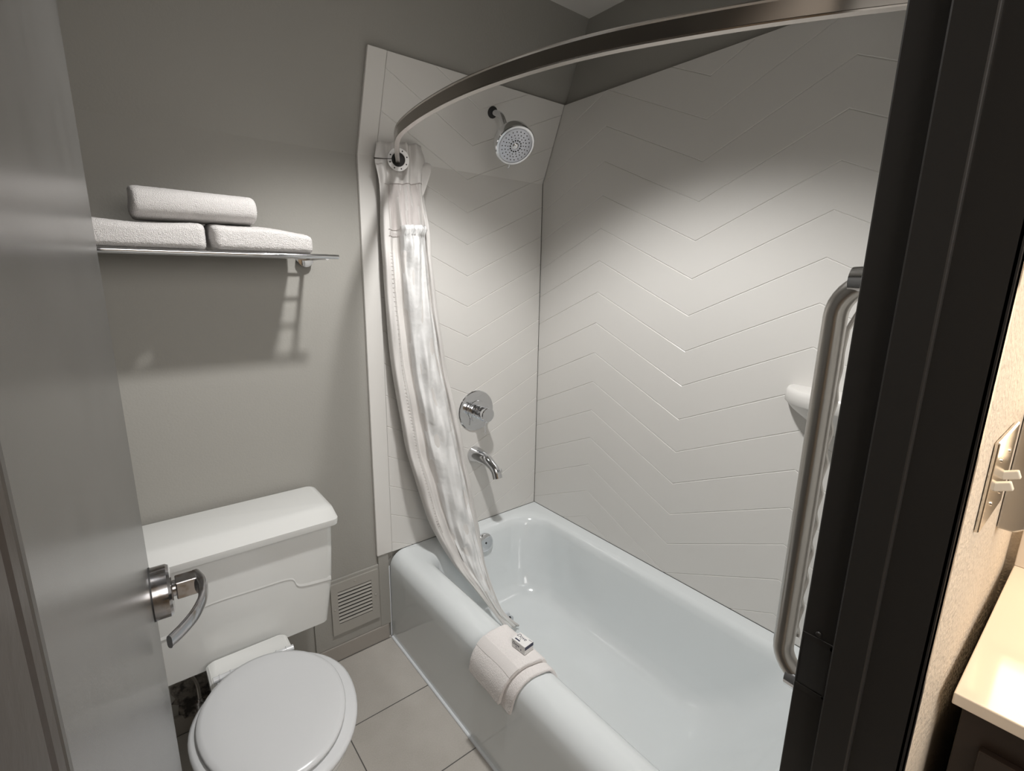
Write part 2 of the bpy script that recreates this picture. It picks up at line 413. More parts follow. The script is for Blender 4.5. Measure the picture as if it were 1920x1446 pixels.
sp_ = empty('tub_spout', (.405, 0, .70))
tag(sp_, 'chrome tub spout curving down below the valve', 'tub spout')
path = smooth_path([(.408, .0, .705), (.412, -.035, .705), (.420, -.080, .695), (.430, -.118, .666), (.432, -.130, .638)], 6)
rad = [lerp(.036, .0195, min(1, i/(len(path)*.62))) for i in range(len(path))]
new_obj('spout_body', G().tube(path, rad, 28), M_chrome, sp_, angle=50)
new_obj('spout_tip', G().lathe(path[-1]+Vector((0, .0, .006)), (.03, -.35, -1), [(-.012, .0203), (.012, .021), (.013, .0175), (.004, .016)], 28), M_chrome, sp_)
dk = path[-4]
new_obj('diverter_knob', G().lathe(dk+Vector((.002, -.012, .012)), (.1, -.8, .55), [(0, .0035), (.010, .0035), (.011, .008), (.016, .0085), (.018, .004)], 16), M_chrome, sp_, angle=50)

# ------------------------------------------------------------------ grab bar
gb = empty('grab_bar', (.079, YF, 1.14))
tag(gb, 'vertical stainless grab bar beside the dark door frame', 'grab bar')
x, yb2, zt, zb = .079, -1.401, 1.462, .820
RB = .05
pts = [(x, YF+.002, zt), (x, YF+.006, zt)]
for k in range(0, 10):
    a = PI/2*k/9; pts.append((x, yb2-RB+RB*math.sin(a), zt-RB+RB*math.cos(a)))
for k in range(0, 10):
    a = PI/2*k/9; pts.append((x, yb2-RB+RB*math.cos(a), zb+RB-RB*math.sin(a)))
pts += [(x, YF+.006, zb), (x, YF+.002, zb)]
new_obj('bar', G().tube(pts, .0155, 24), M_steel, gb)
for z in (zt, zb):
    new_obj('end_collar', G().lathe((x, YF, z), (0, 1, 0), [(0, .038), (.004, .038), (.008, .021), (.040, .0188), (.041, .015)], 32), M_chrome, gb, angle=40)

# ------------------------------------------------------------------ curved shower rod
rod = empty('shower_rod', (-.12, -.74, 1.825))
tag(rod, 'curved flat steel shower curtain rod bowing out over the tub edge', 'curtain rod')
pts = smooth_path([(.090, -.004, 1.825), (.039, -.110, 1.825), (-.024, -.235, 1.825), (-.084, -.370, 1.825), (-.112, -.500, 1.825), (-.1255, -.640, 1.825), (-.1245, -.775, 1.825), (-.105, -.915, 1.825), (-.068, -1.050, 1.825), (-.010, -1.180, 1.825), (.062, -1.310, 1.825), (.155, YF+.004, 1.825)], 7)
hw, hh = .0045, .0155
prof = [(-hw-.002, -hh), (hw+.002, -hh), (hw+.0025, -hh+.002), (hw, -hh+.004), (hw, hh-.004), (hw+.0025, hh-.002), (hw+.002, hh), (-hw-.002, hh), (-hw-.0025, hh-.002), (-hw, hh-.004), (-hw, -hh+.004), (-hw-.0025, -hh+.002)]
new_obj('rail', G().tube(pts, 1.0, upv=(0, 0, 1), prof=prof), M_rod, rod, angle=40)
for yy, s, fx in ((0.0, -1, .090), (YF, 1, .155)):
    new_obj('wall_flange', G().lathe((fx, yy, 1.825), (0, s, 0), [(-.0, .028), (.006, .028), (.010, .022), (.022, .020), (.023, .010)], 32), M_rod, rod, angle=40)

# ------------------------------------------------------------------ shower curtain
cu = empty('shower_curtain', (.09, -.06, 1.85))
tag(cu, 'white fabric shower curtain bunched at the wall, its tail inside the tub', 'shower curtain')
rowsL = [(-.003, -.05, 1.873), (-.014, -.055, 1.815), (-.001, -.055, 1.744), (-.002, -.06, 1.602), (-.002, -.065, 1.482), (.002, -.07, 1.304), (.011, -.08, 1.117), (.029, -.09, .961), (.046, -.1, .818), (.079, -.12, .669), (.108, -.14, .538), (.149, -.17, .425), (.186, -.21, .339), (.239, -.26, .251), (.293, -.3, .155), (.332, -.33, .082)]
rowsR = [(.158, -.05, 1.888), (.170, -.055, 1.833), (.162, -.055, 1.763), (.176, -.06, 1.614), (.185, -.065, 1.486), (.205, -.07, 1.295), (.233, -.08, 1.092), (.267, -.09, .92), (.295, -.1, .763), (.316, -.12, .604), (.334, -.14, .465), (.338, -.17, .357), (.330, -.21, .284), (.325, -.26, .219), (.345, -.3, .136), (.405, -.33, .062)]
LP, RP = smooth_path(rowsL, 6), smooth_path(rowsR, 6)
def interp(tab, u):
    for (a, va_), (b, vb) in zip(tab, tab[1:]):
        if u <= b:
            t = (u-a)/(b-a); t = t*t*(3-2*t); return va_+(vb-va_)*t
    return tab[-1][1]
fold_top = [(0, -.004), (.10, .004), (.2, -.006), (.33, .004), (.5, -.002), (.62, .012), (.70, -.006), (.85, .010), (1, -.012)]
fold_mid = [(0, -.02), (.04, .012), (.14, .014), (.18, -.012), (.23, -.028), (.32, -.024), (.40, .022), (.56, .038), (.75, .030), (.85, .004), (.88, -.004), (.91, .016), (.97, .012), (1, -.02)]
fold_low = [(0, -.03), (.10, .004), (.22, .012), (.32, -.014), (.42, -.012), (.50, .014), (.62, .022), (.74, .016), (.80, -.002), (.86, .012), (1, -.02)]
def curt_pt(i, u, extra=0.0, wr=1.0):
    n = len(LP)-1; s = i/n; L, R_ = LP[i], RP[i]
    z = (L.z+R_.z)/2
    kt = min(1, max(0, (z-1.62)/.12)); kl = min(1, max(0, (.75-z)/.4))
    f = interp(fold_mid, u)*(1-kl)+interp(fold_low, u)*kl
    f = f*(1-kt)+interp(fold_top, u)*kt
    fade = 1 if z > .32 else max(.35, z/.32)
    wv = .0022*math.sin(u*23+i*.55)+.0025*math.sin(i*.9-u*9)+.002*math.sin(i*.31+u*40)
    p = L.lerp(R_, u); d = Vector((-.25, -1, .05)).normalized()
    wd = min(1, (R_-L).length/.19); p = p+d*(((f*fade+wv*wr)+extra)*(wd if z < 1 else 1))
    if p.y > -.014 and p.z > .3: p.y = -.014-(.02*random.random()*.0)
    if p.z < .056: p.z = .056
    return p
g = G(); NU = 90
g.loft([[curt_pt(i, j/NU) for j in range(NU+1)] for i in range(len(LP))], closed=False)
o = new_obj('curtain_body', g, M_cloth, cu, angle=180); md = o.modifiers.new('s', 'SOLIDIFY'); md.thickness = .0012
# liner hanging in front below the window band
i0 = next(i for i in range(len(LP)) if LP[i].z < 1.600)
g = G(); NU2 = 44; rings = []
for i in range(i0, len(LP)):
    dz = (i-i0)
    ex = .006+.010*math.exp(-dz/3.0)*abs(math.sin(dz*1.9+.5))
    rings.append([curt_pt(i, lerp(.345, .865, j/NU2), ex+.004*math.sin(j*.45+dz*.7)*math.exp(-dz/16)+.0030*math.sin(j*.21-dz*.62)+.0022*math.sin(j*.33+dz*.95), 1.7) for j in range(NU2+1)])
top = [Vector(p) for p in rings[0]]
ruf = [[p+Vector((0, -.006-.005*math.sin(j*.8), .030)) for j, p in enumerate(top)], [p+Vector((0, -.014+.004*math.sin(j*1.1), .015)) for j, p in enumerate(top)]]
g.loft(ruf+rings, closed=False)
o = new_obj('liner', g, M_liner, cu, angle=180); md = o.modifiers.new('s', 'SOLIDIFY'); md.thickness = .0012
# window band
i1 = next(i for i in range(len(LP)) if LP[i].z < 1.755)
g = G()
g.loft([[curt_pt(i, lerp(.14, .86, j/40), .0016) for j in range(41)] for i in range(i1, i0)], closed=False)
new_obj('window_band', g, M_sheer, cu, angle=180)
# seams
g = G()
for ii, (a, b) in ((i1, (.10, .95)), (i0-1, (.12, .80)), (i0, (.12, .80))):
    g.tube([curt_pt(ii, lerp(a, b, j/40), .003) for j in range(41)], .0013, 6)
for j in range(22):
    p = curt_pt(i0, lerp(.14, .78, j/21), .004); g.tube([p, p+Vector((0, 0, .014))], .0009, 5)
for j in range(i0+3, len(LP)-30):
    p = curt_pt(j, .145, .002); g.tube([p+Vector((-.004, 0, .0)), p+Vector((.004, -.001, 0))], .0010, 5)
    p2 = p.lerp(curt_pt(j+1, .145, .002), .5); g.tube([p2+Vector((-.004, 0, .0)), p2+Vector((.004, -.001, 0))], .0010, 5)
g.tube([curt_pt(j, .16, .002) for j in range(i0, len(LP)-28)], .0012, 6)
new_obj('stitching', g, M_sheer, cu)
# hookless ring
rc = Vector((.056, -.080, 1.822)); ax = Vector((-.35, -1, -.15)).normalized()
g = G().mat(M_ring)
g.lathe(rc, ax, [(0, .0215), (.003, .022), (.003, .0345), (0, .0355), (-.002, .034), (-.002, .0215), (0, .0215)], 40, caps=(False, False))
g.mat(M_hole); t = Vector((0, 0, 1)); e1 = ax.cross(t).normalized(); e2 = ax.cross(e1)
for k in range(8):
    a = 2*PI*(k+.4)/8; g.lathe(rc+e1*.0285*math.cos(a)+e2*.0285*math.sin(a)+ax*.003, ax, [(0, .0023), (.0006, .002)], 10)
g.lathe(rc-ax*.004, ax, [(0, .0215), (.0008, .021)], 28)
new_obj('curtain_ring', g, None, cu, angle=40)
g = G().tube([rc+e1*(-.036)*1, rc+e1*(-.055)+Vector((-.002, -.004, -.002)), rc+e1*(-.072)+Vector((0, -.003, -.004))], [.0012, .0012, .0022], 6)
g = G().tube([rc+Vector((-.022, -.004, -.001)), rc+Vector((-.045, .004, -.003)), rc+Vector((-.078, .014, -.004))], [.0012, .0012, .0022], 6)
new_obj('ring_slit', g, M_hinge, cu)
# loose flap at the top right
g = G(); g.loft([[(.150, -.045, 1.80), (.165, -.055, 1.835), (.180, -.065, 1.83), (.190, -.07, 1.82)], [(.150, -.045, 1.76), (.158, -.052, 1.76), (.166, -.058, 1.765), (.172, -.062, 1.765)], [(.15, -.045, 1.72), (.152, -.05, 1.72), (.155, -.053, 1.72), (.157, -.055, 1.72)]], closed=False)
o = new_obj('top_flap', g, M_cloth, cu, angle=180, subsurf=2); md = o.modifiers.new('s', 'SOLIDIFY'); md.thickness = .001

# ------------------------------------------------------------------ towel shelf
rk = empty('towel_shelf', (-.50, 0, 1.50))
tag(rk, 'chrome rail towel shelf on the grey wall above the toilet', 'shelf')
ZR = 1.503
for yy, x1, r in ((-.035, -.240, .004), (-.095, -.240, .004), (-.152, -.240, .004)):
    new_obj('rail', G().tube([(-.80, yy, ZR), (x1, yy, ZR)], r, 12), M_chrome, rk)
new_obj('front_rail', G().tube([(-.835, -.212, ZR+.001), (-.206, -.212, ZR+.001)], .0062, 16), M_chrome, rk)
for xx in (-.238, -.80):
    new_obj('side_arm', G().tube([(xx, .0, ZR-.002), (xx, -.212, ZR-.002)], .0065, 14), M_chrome, rk)
    new_obj('wall_flange', G().lathe((xx, .012, ZR-.004), (0, -1, 0), [(0, .024), (.022, .024), (.0225, .022), (.0225, .001)], 32), M_chrome, rk, angle=40)

def folded(name, x0, x1, yf, yb_, z0, h, label, seed, rotz=0, skew=0):
    """folded towel: rounded fold to the front"""
    rings = []; n = 40; K = 30; rnd = random.Random(seed)
    for i in range(K+1):
        t = i/K; x = lerp(x0, x1, t)
        e = min(t, 1-t)*(x1-x0); k = 1-.20*max(0, 1-e/.016)**2
        ring = []
        for j in range(n):
            a = 2*PI*j/n; ca, sa = math.cos(a), math.sin(a)
            sy = math.copysign(abs(ca)**.35, ca); sz = math.copysign(abs(sa)**.45, sa)
            yy = (yf+yb_)/2+sy*(yb_-yf)/2*k
            hh_ = h*(1-.10*max(0, -sy))*(1+skew*(t-.5))
            zz = z0+hh_/2+sz*hh_/2*k
            if sz > 0: zz += .003*math.sin(t*7+seed)+.002*math.sin(yy*60+seed)
            if zz < z0: zz = z0
            ring.append((x, yy, zz))
        rings.append(ring)
    o = new_obj(name, G().loft(rings), M_towel, None, angle=180)
    tag(o, label, 'towel', 'folded white towels on the rail shelf')
    o.modifiers.new('sub', 'SUBSURF').render_levels = 2
    displace(o, .0040, .0022)
    return o
folded('folded_towel', -.800, -.527, -.226, -.02, 1.5085, .066, 'white folded towel on the shelf, lower left, partly hidden behind the door edge', 1)
folded('folded_towel', -.520, -.272, -.226, -.02, 1.5085, .068, 'white folded towel on the shelf, lower right, at the free end', 4, skew=-.22)
# rolled towel on top: flattened spiral extruded
def roll_section(layers, w_, h_, th):
    ctr = []
    turns = layers
    N_ = 34*turns
    for k in range(N_+1):
        a = 2*PI*turns*k/N_; q = k/N_
        rx = lerp(w_*.12, w_/2-th/2, q); rz = lerp(h_*.16, h_/2-th/2, q)
        ca, sa = math.cos(a), math.sin(a)
        ctr.append((math.copysign(abs(ca)**.6, ca)*rx, math.copysign(abs(sa)**.8, sa)*rz))
    outp, inp = [], []
    for k in range(len(ctr)):
        a0 = ctr[max(k-1, 0)]; a1 = ctr[min(k+1, len(ctr)-1)]
        d = Vector((a1[0]-a0[0], a1[1]-a0[1])); 
        d = d.normalized() if d.length > 0 else Vector((1, 0)); nrm = Vector((d.y, -d.x))
        outp.append((ctr[k][0]+nrm.x*th/2, ctr[k][1]+nrm.y*th/2)); inp.append((ctr[k][0]-nrm.x*th/2, ctr[k][1]-nrm.y*th/2))
    return outp+inp[::-1]
sec = roll_section(2, .184, .086, .0165)
g = G(); rings = []
K = 26
for i in range(K+1):
    t = i/K; x = lerp(-.672, -.404, t); e = min(t, 1-t)*.27; k = 1-.10*max(0, 1-e/.012)**2
    rings.append([(x+(.004*math.sin(py*50) if t in (0, 1) else 0), -.138+py*k+(.012*(t-.5)), 1.6165+pz*k*(1-.06*t)) for py, pz in sec])
g.loft(rings)
o = new_obj('rolled_towel', g, M_towel, None, angle=180); tag(o, 'white rolled towel lying across the two folded towels on the shelf', 'towel', 'folded white towels on the rail shelf')
o.modifiers.new('sub', 'SUBSURF').render_levels = 1
displace(o, .0040, .0022)

# ------------------------------------------------------------------ toilet
to = empty('toilet', (-.535, -.35, 0))
tag(to, 'white toilet with closed lid and large tank against the grey wall', 'toilet')
def rbox_rings(x0, x1, y0, y1, rr, zs):
    return [rrect(x0+dx, x1-dx, y0+dyf, y1-dyb, rr, z, 6) for (z, dx, dyf, dyb) in zs]
TX0, TX1 = -.800, -.276
g = G().loft(rbox_rings(TX0, TX1, -.218, -.012, .022, [(.350, .040, .014, .0), (.354, .032, .006, 0), (.42, .022, .004, 0), (.50, .010, .003, 0), (.60, .004, .001, 0), (.70, .0, .0, 0)]))
new_obj('tank', g, M_por, to, angle=40)
# relief line on the tank front
rl = [(-.784, .497), (-.722, .500), (-.696, .503), (-.655, .545), (-.615, .556), (-.500, .553), (-.414, .548), (-.395, .520), (-.372, .509), (-.293, .500)]
P = smooth_path([(a, -.2175+(0.55-b)*.0, b) for a, b in rl], 6)
g = G()
prof_r = []
rings = []
for p in P: rings.append([(p.x, -.2140, p.z+.014), (p.x, -.2172, p.z+.002), (p.x, -.2172, p.z-.001), (p.x, -.2135, p.z-.0025)])
g.loft(rings, closed=False)
new_obj('tank_relief', g, M_por, to, angle=180)
# lid
g = G().loft(rbox_rings(TX0-.012, TX1+.012, -.246, -.008, .020, [(.695, .006, .010, .0), (.698, .001, .003, 0), (.712, .0, .0, 0), (.718, .0, .0, 0), (.740, .004, .034, 0), (.746, .012, .046, .004), (.748, .02, .06, .01)]))
new_obj('tank_lid', g, M_por, to, angle=28)
# bowl
def oval(cx, cy, a, bf, bb, z, n=56, p=1.0):   # bf: reach to the front (-y), bb: to the back
    out = []
    for k in range(n):
        t = 2*PI*k/n; s_, c_ = math.sin(t), math.cos(t)
        out.append((cx+a*math.copysign(abs(c_)**p, c_), cy+(bb if s_ > 0 else bf)*s_, z))
    return out
CX = -.540; CYs = -.520
g = G().loft([oval(CX, -.42, .105, .14, .20, .0), oval(CX, -.42, .098, .135, .19, .03), oval(CX, -.42, .092, .14, .18, .12), oval(CX, -.44, .11, .19, .17, .22),
              oval(CX, -.48, .150, .245, .19, .30), oval(CX, -.505, .172, .245, .185, .355), oval(CX, -.51, .178, .243, .185, .378), oval(CX, -.51, .174, .238, .18, .386), oval(CX, -.51, .12, .18, .12, .386)])
new_obj('bowl', g, M_por, to, angle=60)
# rear deck
g = G().loft([rrect(-.655, -.425, -.40, -.030, .03, z, 6) if False else rrect(-.640+dx, -.452-dx, -.40, -.06, .02, z, 6) for z, dx in ((.14, .04), (.26, .012), (.335, .0), (.346, .004))]) if False else G().loft([rrect(-.655+dx, -.445-dx, -.40, -.10+dy, .018, z, 6) for z, dx, dy in ((.10, .05, .0), (.24, .02, .0), (.30, .004, 0), (.352, .0, -.13), (.386, .0, -.13), (.392, .006, -.135))])
new_obj('bowl_deck', g, M_por, to, angle=40)
# seat ring and lid
CL = CX-.005
g = G().loft([oval(CX, CYs, .172, .236, .182, .390), oval(CX, CYs, .181, .246, .190, .393), oval(CX, CYs, .184, .249, .192, .400), oval(CX, CYs, .183, .248, .191, .406), oval(CX, CYs, .176, .240, .185, .411), oval(CX, CYs, .14, .20, .15, .411)])
new_obj('seat', g, M_seat, to, angle=60)
g = G().loft([oval(CL, CYs, .150, .212, .178, .4115), oval(CL, CYs, .160, .222, .186, .414), oval(CL, CYs, .162, .225, .188, .420), oval(CL, CYs, .159, .222, .185, .4245), oval(CL, CYs, .148, .21, .174, .4275), oval(CL, CYs, .11, .16, .13, .4285), oval(CL, CYs, .04, .06, .05, .429)])
new_obj('seat_lid', g, M_seat, to, angle=60)
for xx in (-.618, -.478):
    g = G(); g.tube([(xx-.030, -.336, .409), (xx+.030, -.336, .409)], .0085, 14)
    for dx in (-.014, .012): g.tube([(xx+dx-.0015, -.336, .409), (xx+dx+.0015, -.336, .409)], .0105, 14)
    g.box(xx-.022, xx+.022, -.352, -.322, .391, .404)
    new_obj('hinge', g, M_seat, to, angle=40)

# water supply behind the toilet
ws = empty('supply_pipe', (-.69, 0, .12))
tag(ws, 'water supply pipe entering a rough hole in the wall left of the toilet', 'pipe')
g = G(); rnd = random.Random(3); ring0, ring1, ring2 = [], [], []
for k in range(26):
    a = 2*PI*k/26; r = .050*(1+.35*rnd.random()*math.sin(3*a+1)+.2*rnd.random())
    ring0.append((-.675+r*1.25*math.cos(a), .0115, .115+r*1.3*math.sin(a))); ring1.append((-.675+r*.95*math.cos(a), .002-.008*rnd.random(), .115+r*1.0*math.sin(a))); ring2.append((-.675+r*.5*math.cos(a), .008, .115+r*.5*math.sin(a)))
g.loft([ring0, ring1, ring2], caps=(False, True)); new_obj('broken_plaster', g, M_plas, ws)
new_obj('pipe_stub', G().tube([(-.672, .008, .115), (-.672, -.045, .115)], .010, 14), M_plas, ws)
new_obj('stop_valve', G().lathe((-.672, -.045, .115), (0, 0, 1), [(-.016, .009), (-.014, .014), (.012, .014), (.016, .008), (.026, .008)], 18), M_chromed, ws, angle=40)
new_obj('supply_hose', G().tube(smooth_path([(-.672, -.045, .14), (-.674, -.050, .20), (-.690, -.07, .27), (-.70, -.09, .352)], 8), .0055, 12), M_steel, ws)

# ------------------------------------------------------------------ wall vent
ve = empty('wall_vent', (-.145, 0, .225))
tag(ve, 'painted metal vent grille low on the grey wall between toilet and tub', 'vent')
vx0, vx1, vz0, vz1 = -.236, -.052, .118, .332
ix0, ix1, iz0, iz1 = -.211, -.080, .160, .296
g = G()
YV = .0033
for a, b, c, d in ((vx0, vx1, vz0, iz0), (vx0, vx1, iz1, vz1), (vx0, ix0, iz0, iz1), (ix1, vx1, iz0, iz1)): g.box(a, b, -.0045, YV, c, d)
new_obj('frame', g, M_vent, ve, smooth=False)
new_obj('duct_shadow_box', G().box(ix0, ix1, .0015, .0033, iz0, iz1), M_hole, ve, smooth=False)
for k in range(9):
    z = lerp(iz0+.008, iz1-.008, k/8)
    g = G().obox(((ix0+ix1)/2, -.0025, z), (1, 0, 0), (0, -.5, -.866), (0, .866, -.5), (ix1-ix0)/2, .0044, .0009)
    new_obj('slat', g, M_vent, ve, smooth=False)
for x, z in ((-.144, .318), (-.065, .225), (-.224, .225)):
    new_obj('screw', G().lathe((x, -.0045, z), (0, -1, 0), [(0, .0042), (.0015, .0036), (.0022, .001)], 14), M_vent, ve)

# ------------------------------------------------------------------ washcloth on the tub rim + soap box
def rim_profile(off):
    """(x,z) path over the front rim at distance off, from inside the tub to the outside of the apron"""
    pts = [(.150-off, .245), (.136-off, .300), (.126-off*.9, .345), (.112-off*.4, RIM-.010+off*.8), (.095, RIM+off), (.063, RIM+off)]
    for k in range(1, 8):
        a = PI/2*k/7; pts.append((.063-(R+off)*math.sin(a), RIM-R+(R+off)*math.cos(a)))
    pts += [(-off, .29), (-off-.002, .262), (-off-.003, .235), (-off-.004, .205)]
    return pts
def drape(off, ya, yb_, ta, tb, s0, s1, nu=40, nv=22, bulge=0):
    base = smooth_path([(x, 0, z) for x, z in rim_profile(off)], 4)
    L_ = [0]
    for a, b in zip(base, base[1:]): L_.append(L_[-1]+(b-a).length)
    tot = L_[-1]
    def at(d):
        d = max(0, min(tot, d))
        for i in range(len(base)-1):
            if d <= L_[i+1]:
                t = (d-L_[i])/(L_[i+1]-L_[i]+1e-9); return base[i].lerp(base[i+1], t)
        return base[-1]
    rings = []
    for j in range(nv+1):
        v = j/nv; end = lerp(s1[0], s1[1], v)+.006*math.sin(v*5+1); st = s0
        ring = []
        for i in range(nu+1):
            s = lerp(st, end, i/nu); p = at(s*tot)
            y = lerp(lerp(ya, ta, s), lerp(yb_, tb, s), v)
            ring.append((p.x-bulge*math.sin(v*PI)*max(0, s-.6)*2, y, p.z))
        rings.append(ring)
    return rings
wc = empty('washcloth', (.04, -.72, RIM))
tag(wc, 'folded white washcloth draped over the front rim of the tub', 'washcloth')
def sheet(name, rings, th, m, par):
    o = new_obj(name, G().loft(rings, closed=False), m, par, angle=180)
    md = o.modifiers.new('s', 'SOLIDIFY'); md.thickness = th; md.offset = 0
    md = o.modifiers.new('b', 'BEVEL'); md.width = th*.42; md.segments = 3; md.limit_method = 'ANGLE'
    if th > .005:
        md = o.modifiers.new('sub', 'SUBSURF'); md.levels = 0; md.render_levels = 2
        displace(o, .0035, .0018)
    return o
sheet('lower_fold', drape(.0065, -.66, -.862, -.63, -.775, .02, (.83, .85)), .011, M_wash, wc)
sheet('upper_fold', drape(.0195, -.64, -.838, -.595, -.735, .05, (.80, .825), bulge=.002), .013, M_wash, wc)
sheet('woven_band', [r for r in drape(.0263, -.6405, -.837, -.5955, -.734, .53, (.60, .61))], .0016, M_band, wc)

sb = empty('soap_box', (.078, -.735, RIM+.028))
tag(sb, 'small white and navy soap carton on the draped washcloth', 'soap box')
bc = Vector((.075, -.735, RIM+.0285+.0125)); ux = Vector((.10, -1, 0)).normalized(); uy = Vector((1, .10, 0)).normalized(); uz = Vector((0, 0, 1))
new_obj('carton', G().obox(bc, ux, uy, uz, .0265, .0175, .0125), M_card, sb, smooth=False, bevel=.0006)
g = G(); 
new_obj('navy_stripe', G().obox(bc+ux*.0268+uz*.0065, uy, uz, ux, .0172, .0052, .0002), M_navy, sb, smooth=False)
new_obj('print_bar', G().obox(bc-uy*.010-ux*.010+uz*.0127, ux, uy, uz, .0095, .0022, .0001), M_navy, sb, smooth=False)
new_obj('print_bar', G().obox(bc+uy*.013+ux*.019+uz*.0127, ux, uy, uz, .006, .0006, .0001), M_navy, sb, smooth=False)
def text(s, loc, xdir, ydir, size, m, par, name):
    cv = bpy.data.curves.new(name, 'FONT'); cv.body = s; cv.size = size; cv.extrude = .0001; cv.align_x = 'CENTER'; cv.align_y = 'CENTER'; cv.shear = .25
    o = bpy.data.objects.new(name, cv); COL.objects.link(o)
    X = Vector(xdir).normalized(); Y = Vector(ydir).normalized(); Z = X.cross(Y)
    Mx = Matrix(((X.x, Y.x, Z.x), (X.y, Y.y, Z.y), (X.z, Y.z, Z.z))).to_4x4(); Mx.translation = Vector(loc)
    dg = bpy.context.evaluated_depsgraph_get(); me = bpy.data.meshes.new_from_object(o.evaluated_get(dg)); me.transform(Mx)
    bpy.data.objects.remove(o)
    g = G(); g.add([v.co[:] for v in me.vertices], [tuple(p.vertices) for p in me.polygons])
    return new_obj(name, g, m, par, smooth=False)
text('Dove', bc-ux*.008+uy*.006+uz*.0127, ux, uy, .0160, M_navy, sb, 'lettering')
text('Dove', bc-uy*.0177-ux*.010+uz*.002, ux, uz, .0125, M_navy, sb, 'lettering')
new_obj('print_mark', G().obox(bc-ux*.006-uy*.003+uz*.0127, ux, uy, uz, .0025, .0008, .0001), M_navy, sb, smooth=False)
new_obj('print_mark', G().obox(bc-uy*.0177-ux*.008-uz*.006, ux, uz, uy, .0022, .0011, .0001), M_navy, sb, smooth=False)
new_obj('print_mark', G().obox(bc-uy*.0177+ux*.011-uz*.005, ux, uz, uy, .0012, .0026, .0001), M_navy, sb, smooth=False)

# ------------------------------------------------------------------ door and frame
hx, hy = -.758, -1.470            # visible face at hinge
ex, ey = -.7368, -.715             # visible face at free edge
dvec = Vector((ex-hx, ey-hy, 0)); DW = dvec.length; du = dvec.normalized(); dn = Vector((du.y, -du.x, 0))   # dn points to +x side (visible)
door = empty('door_1', (hx, hy, 0)); door['kind'] = 'structure'; door['label'] = 'grey glossy bathroom door standing open'
c = Vector((hx, hy, 0))+du*DW/2-dn*.022+Vector((0, 0, 1.030))
new_obj('door_slab', G().obox(c, du, dn, (0, 0, 1), DW/2, .022, 1.020), M_door, door, smooth=False, bevel=.002)
hb = Vector((hx, hy, 0))+du*(DW-.060)+Vector((0, 0, .957))
hd_ = empty('door_handle', (0, 0, 0)); hd_.parent = door; hd_.location = hb-Vector((hx, hy, 0))
bpy.context.view_layer.update()
def hpart(name, g, m, **k): return new_obj(name, g, m, hd_, **k)
hpart('gasket', G().lathe(hb, dn, [(0, .0425), (.002, .0425)], 40), M_rub)
hpart('rosette', G().lathe(hb+dn*.002, dn, [(0, .0415), (.020, .0415), (.024, .039), (.026, .030), (.026, .001)], 40), M_chromed, angle=30)
hpart('neck', G().lathe(hb+dn*.024, dn, [(0, .013), (.016, .013)], 24), M_chromed)
uzv = Vector((0, 0, 1))
hpart('lever_hub', G().obox(hb+dn*.047, dn, du, uzv, .015, .014, .0150), M_chromed, smooth=False, bevel=.002)
lp = [(0, .060), (.010, .064), (-.015, .0655), (-.045, .064), (-.075, .057), (-.105, .043), (-.130, .026), (-.142, .018)]
lp = [(.012, .058), (-.010, .0655), (-.035, .067), (-.065, .062), (-.095, .050), (-.120, .034), (-.140, .017)]
pts = smooth_path([hb+du*a+dn*b for a, b in lp], 6)
n_ = len(pts); rings = []
for i, p in enumerate(pts):
    t = (pts[min(i+1, n_-1)]-pts[max(i-1, 0)]).normalized(); e1 = t.cross(uzv).normalized()
    s = i/(n_-1); w_ = lerp(.0155, .0100, s); th = lerp(.0120, .0042, min(1, s*1.9))
    rings.append([p+e1*(th*math.copysign(abs(math.cos(a))**.7, math.cos(a)))+uzv*(w_*math.copysign(abs(math.sin(a))**.7, math.sin(a))) for a in [2*PI*k/20 for k in range(20)]])
hpart('lever', G().loft(rings), M_chromed, angle=50)

fr_ = empty('trim_1', (-.42, -1.53, 0)); fr_['kind'] = 'structure'; fr_['label'] = 'dark bronze steel door frame'
HT = 2.04
# strike jamb, right
g = G()
g.box(DX1, DX1+.03, -1.592, -1.464, 0, DZ); g.box(DX1-.012, DX1, -1.5415, -1.504, 0, DZ-.012)
g.box(DX1, DX1+.020, -1.592, YO+.0, 0, DZ+.045)
new_obj('strike_jamb', g, M_frame, fr_, smooth=False, bevel=.0022)
g = G(); g.mat(M_rub).box(DX1-.0012, DX1+.001, -1.4995, -1.468, .920, .990)
g.mat(M_frame).box(DX1-.0018, DX1+.001, -1.5035, -1.4995, .915, .995); g.box(DX1-.0018, DX1, -1.502, -1.466, .990, .998); g.box(DX1-.0018, DX1, -1.502, -1.466, .910, .918)
g.mat(M_frame).lathe((DX1-.001, -1.484, 1.004), (-1, 0, 0), [(0, .004), (.0015, .003), (.0018, .001)], 14)
new_obj('strike_plate', g, None, fr_, smooth=False)
# head
g = G(); g.box(DX0, DX1, -1.592, -1.464, DZ-.0, DZ+.03); g.box(DX0, DX1, -1.5415, -1.504, DZ-.012, DZ)
new_obj('head_jamb', g, M_frame, fr_, smooth=False, bevel=.0022)
# hinge jamb, left
g = G(); g.box(DX0-.03, DX0, -1.592, -1.464, 0, DZ)
g.box(-.80, -.7532, -1.5185, -1.504, 0, DZ-.012)
g.box(-.80, -.7480, -1.592, -1.548, 0, DZ-.012)
g.box(-.80, -.772, -1.55, -1.515, 0, DZ-.012)
new_obj('hinge_jamb', g, M_hinge, fr_, smooth=False, bevel=.003)

